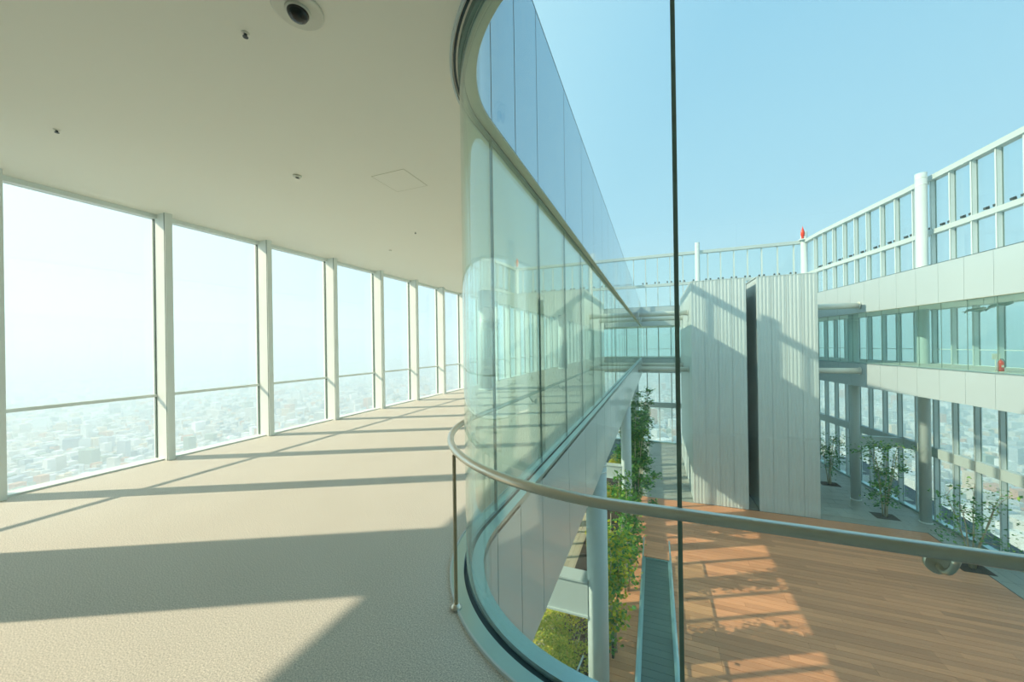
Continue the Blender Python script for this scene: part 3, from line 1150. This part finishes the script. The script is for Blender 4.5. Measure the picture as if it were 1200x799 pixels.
# ------------------------------------------------------------------ the city far below
GZ = -290.0
M_GROUND = mat('city_ground', lin(182, 184, 176), 0.9, var=0.25, scale=0.02)
gd = link('ground', MB().box(-40000, 40000, -40000, 40000, GZ - 1, GZ).mesh('ground'), M_GROUND)
tag(gd, 'hazy city ground stretching to the horizon', 'ground', kind='structure')
M_CITY = bpy.data.materials.new('city_buildings')
M_CITY.use_nodes = True
t = M_CITY.node_tree
bs = t.nodes['Principled BSDF']
bs.inputs['Roughness'].default_value = 0.7
ge = t.nodes.new('ShaderNodeNewGeometry')
rp = t.nodes.new('ShaderNodeValToRGB')
rp.color_ramp.interpolation = 'CONSTANT'
cols = [(0.0, (226, 226, 220)), (0.22, (214, 208, 196)), (0.40, (176, 186, 192)), (0.55, (244, 242, 238)), (0.72, (226, 198, 164)), (0.82, (122, 142, 156)), (0.90, (204, 144, 110)), (0.94, (140, 158, 140))]
rp.color_ramp.elements[0].color = lin(*cols[0][1])
rp.color_ramp.elements[1].position = cols[1][0]
rp.color_ramp.elements[1].color = lin(*cols[1][1])
for p_, c_ in cols[2:]:
    rp.color_ramp.elements.new(p_).color = lin(*c_)
t.links.new(ge.outputs['Random Per Island'], rp.inputs[0])
t.links.new(rp.outputs[0], bs.inputs['Base Color'])
rnd = random.Random(5)
city = MB()


def cbox(cx, cy, w, d, h, a):
    ca, sa = math.cos(a), math.sin(a)
    vs = []
    for z in (GZ, GZ + h):
        for sx, sy in ((-1, -1), (1, -1), (1, 1), (-1, 1)):
            vs.append((cx + sx * w * ca - sy * d * sa, cy + sx * w * sa + sy * d * ca, z))
    city.add(vs, [(4, 5, 6, 7), (0, 1, 5, 4), (1, 2, 6, 5), (2, 3, 7, 6), (3, 0, 4, 7)])


for k in range(75000):
    ang = rnd.uniform(math.radians(-30), math.radians(190))
    rr = 150 * (70.0 ** rnd.random())
    s_ = 0.55 + rr / 7000
    big = rnd.random() < 0.07
    w = rnd.uniform(5, 13) * s_ * (1.8 if big else 1)
    d = rnd.uniform(5, 13) * s_ * (1.5 if big else 1)
    h = rnd.uniform(6, 18) * (rnd.uniform(1.5, 3.5) if big else 1)
    if any((rr * math.cos(ang) - tx) ** 2 + (rr * math.sin(ang) - ty) ** 2 < 3600 for tx, ty in ((620, 700), (560, 470), (900, 1250))):
        continue
    cbox(rr * math.cos(ang), rr * math.sin(ang), w, d, h, 0.3 + (0 if rnd.random() < 0.6 else rnd.uniform(0, 1.5)))
co = city.build('city_buildings', M_CITY)
tag(co, 'countless hazy low city buildings far below the windows', 'city', kind='stuff')

M_TOWER = mat('blue_grey_tower', lin(110, 140, 156), 0.4, var=0.05)
M_TOWER2 = mat('pale_tower', lin(206, 206, 198), 0.5, var=0.05)


def tower(x, y, w, d, h, label, m):
    e = empty('office_tower', (x, y, GZ), 0.35)
    tag(e, label, 'tower')
    MB().box(-w, w, -d, d, 0, h).build('shaft', m, e)
    for k in range(int(h / 8)):
        MB().box(-w - 0.3, w + 0.3, -d - 0.3, d + 0.3, 6 + 8 * k, 7.5 + 8 * k).build('floor_band', M_TOWER2, e)
    MB().box(-w * 0.5, w * 0.5, -d * 0.5, d * 0.5, h, h + 8).build('roof_plant', M_TOWER2, e)


tower(620, 700, 15, 12, 135, 'blue-grey office tower seen through the right windows', M_TOWER)
tower(560, 470, 18, 14, 62, 'pale tower block low behind the right sapling', M_TOWER2)
tower(900, 1250, 20, 16, 110, 'pale far tower left of the blue-grey tower', M_TOWER2)

# ------------------------------------------------------------------ morning haze lying over the city
M_HAZE = bpy.data.materials.new('morning_haze')
M_HAZE.use_nodes = True
t = M_HAZE.node_tree
t.nodes.clear()
out = t.nodes.new('ShaderNodeOutputMaterial')
vs_ = t.nodes.new('ShaderNodeVolumeScatter')
vs_.inputs['Color'].default_value = (0.86, 1.0, 1.0, 1)
vs_.inputs['Density'].default_value = 0.00060
vs_.inputs['Anisotropy'].default_value = 0.2
va_ = t.nodes.new('ShaderNodeVolumeAbsorption')
va_.inputs['Color'].default_value = (0.05, 0.62, 0.78, 1)
va_.inputs['Density'].default_value = 0.00016
ad_ = t.nodes.new('ShaderNodeAddShader')
t.links.new(vs_.outputs[0], ad_.inputs[0])
t.links.new(va_.outputs[0], ad_.inputs[1])
t.links.new(ad_.outputs[0], out.inputs['Volume'])
hz = link('haze', ring_slab([(-39000, -39000), (39000, -39000), (39000, 39000), (-39000, 39000)], [(-30, -25), (-30, 70), (45, 70), (45, -25)], GZ + 1, 70), M_HAZE)
tag(hz, 'pale morning haze lying over the city', 'haze', kind='stuff')
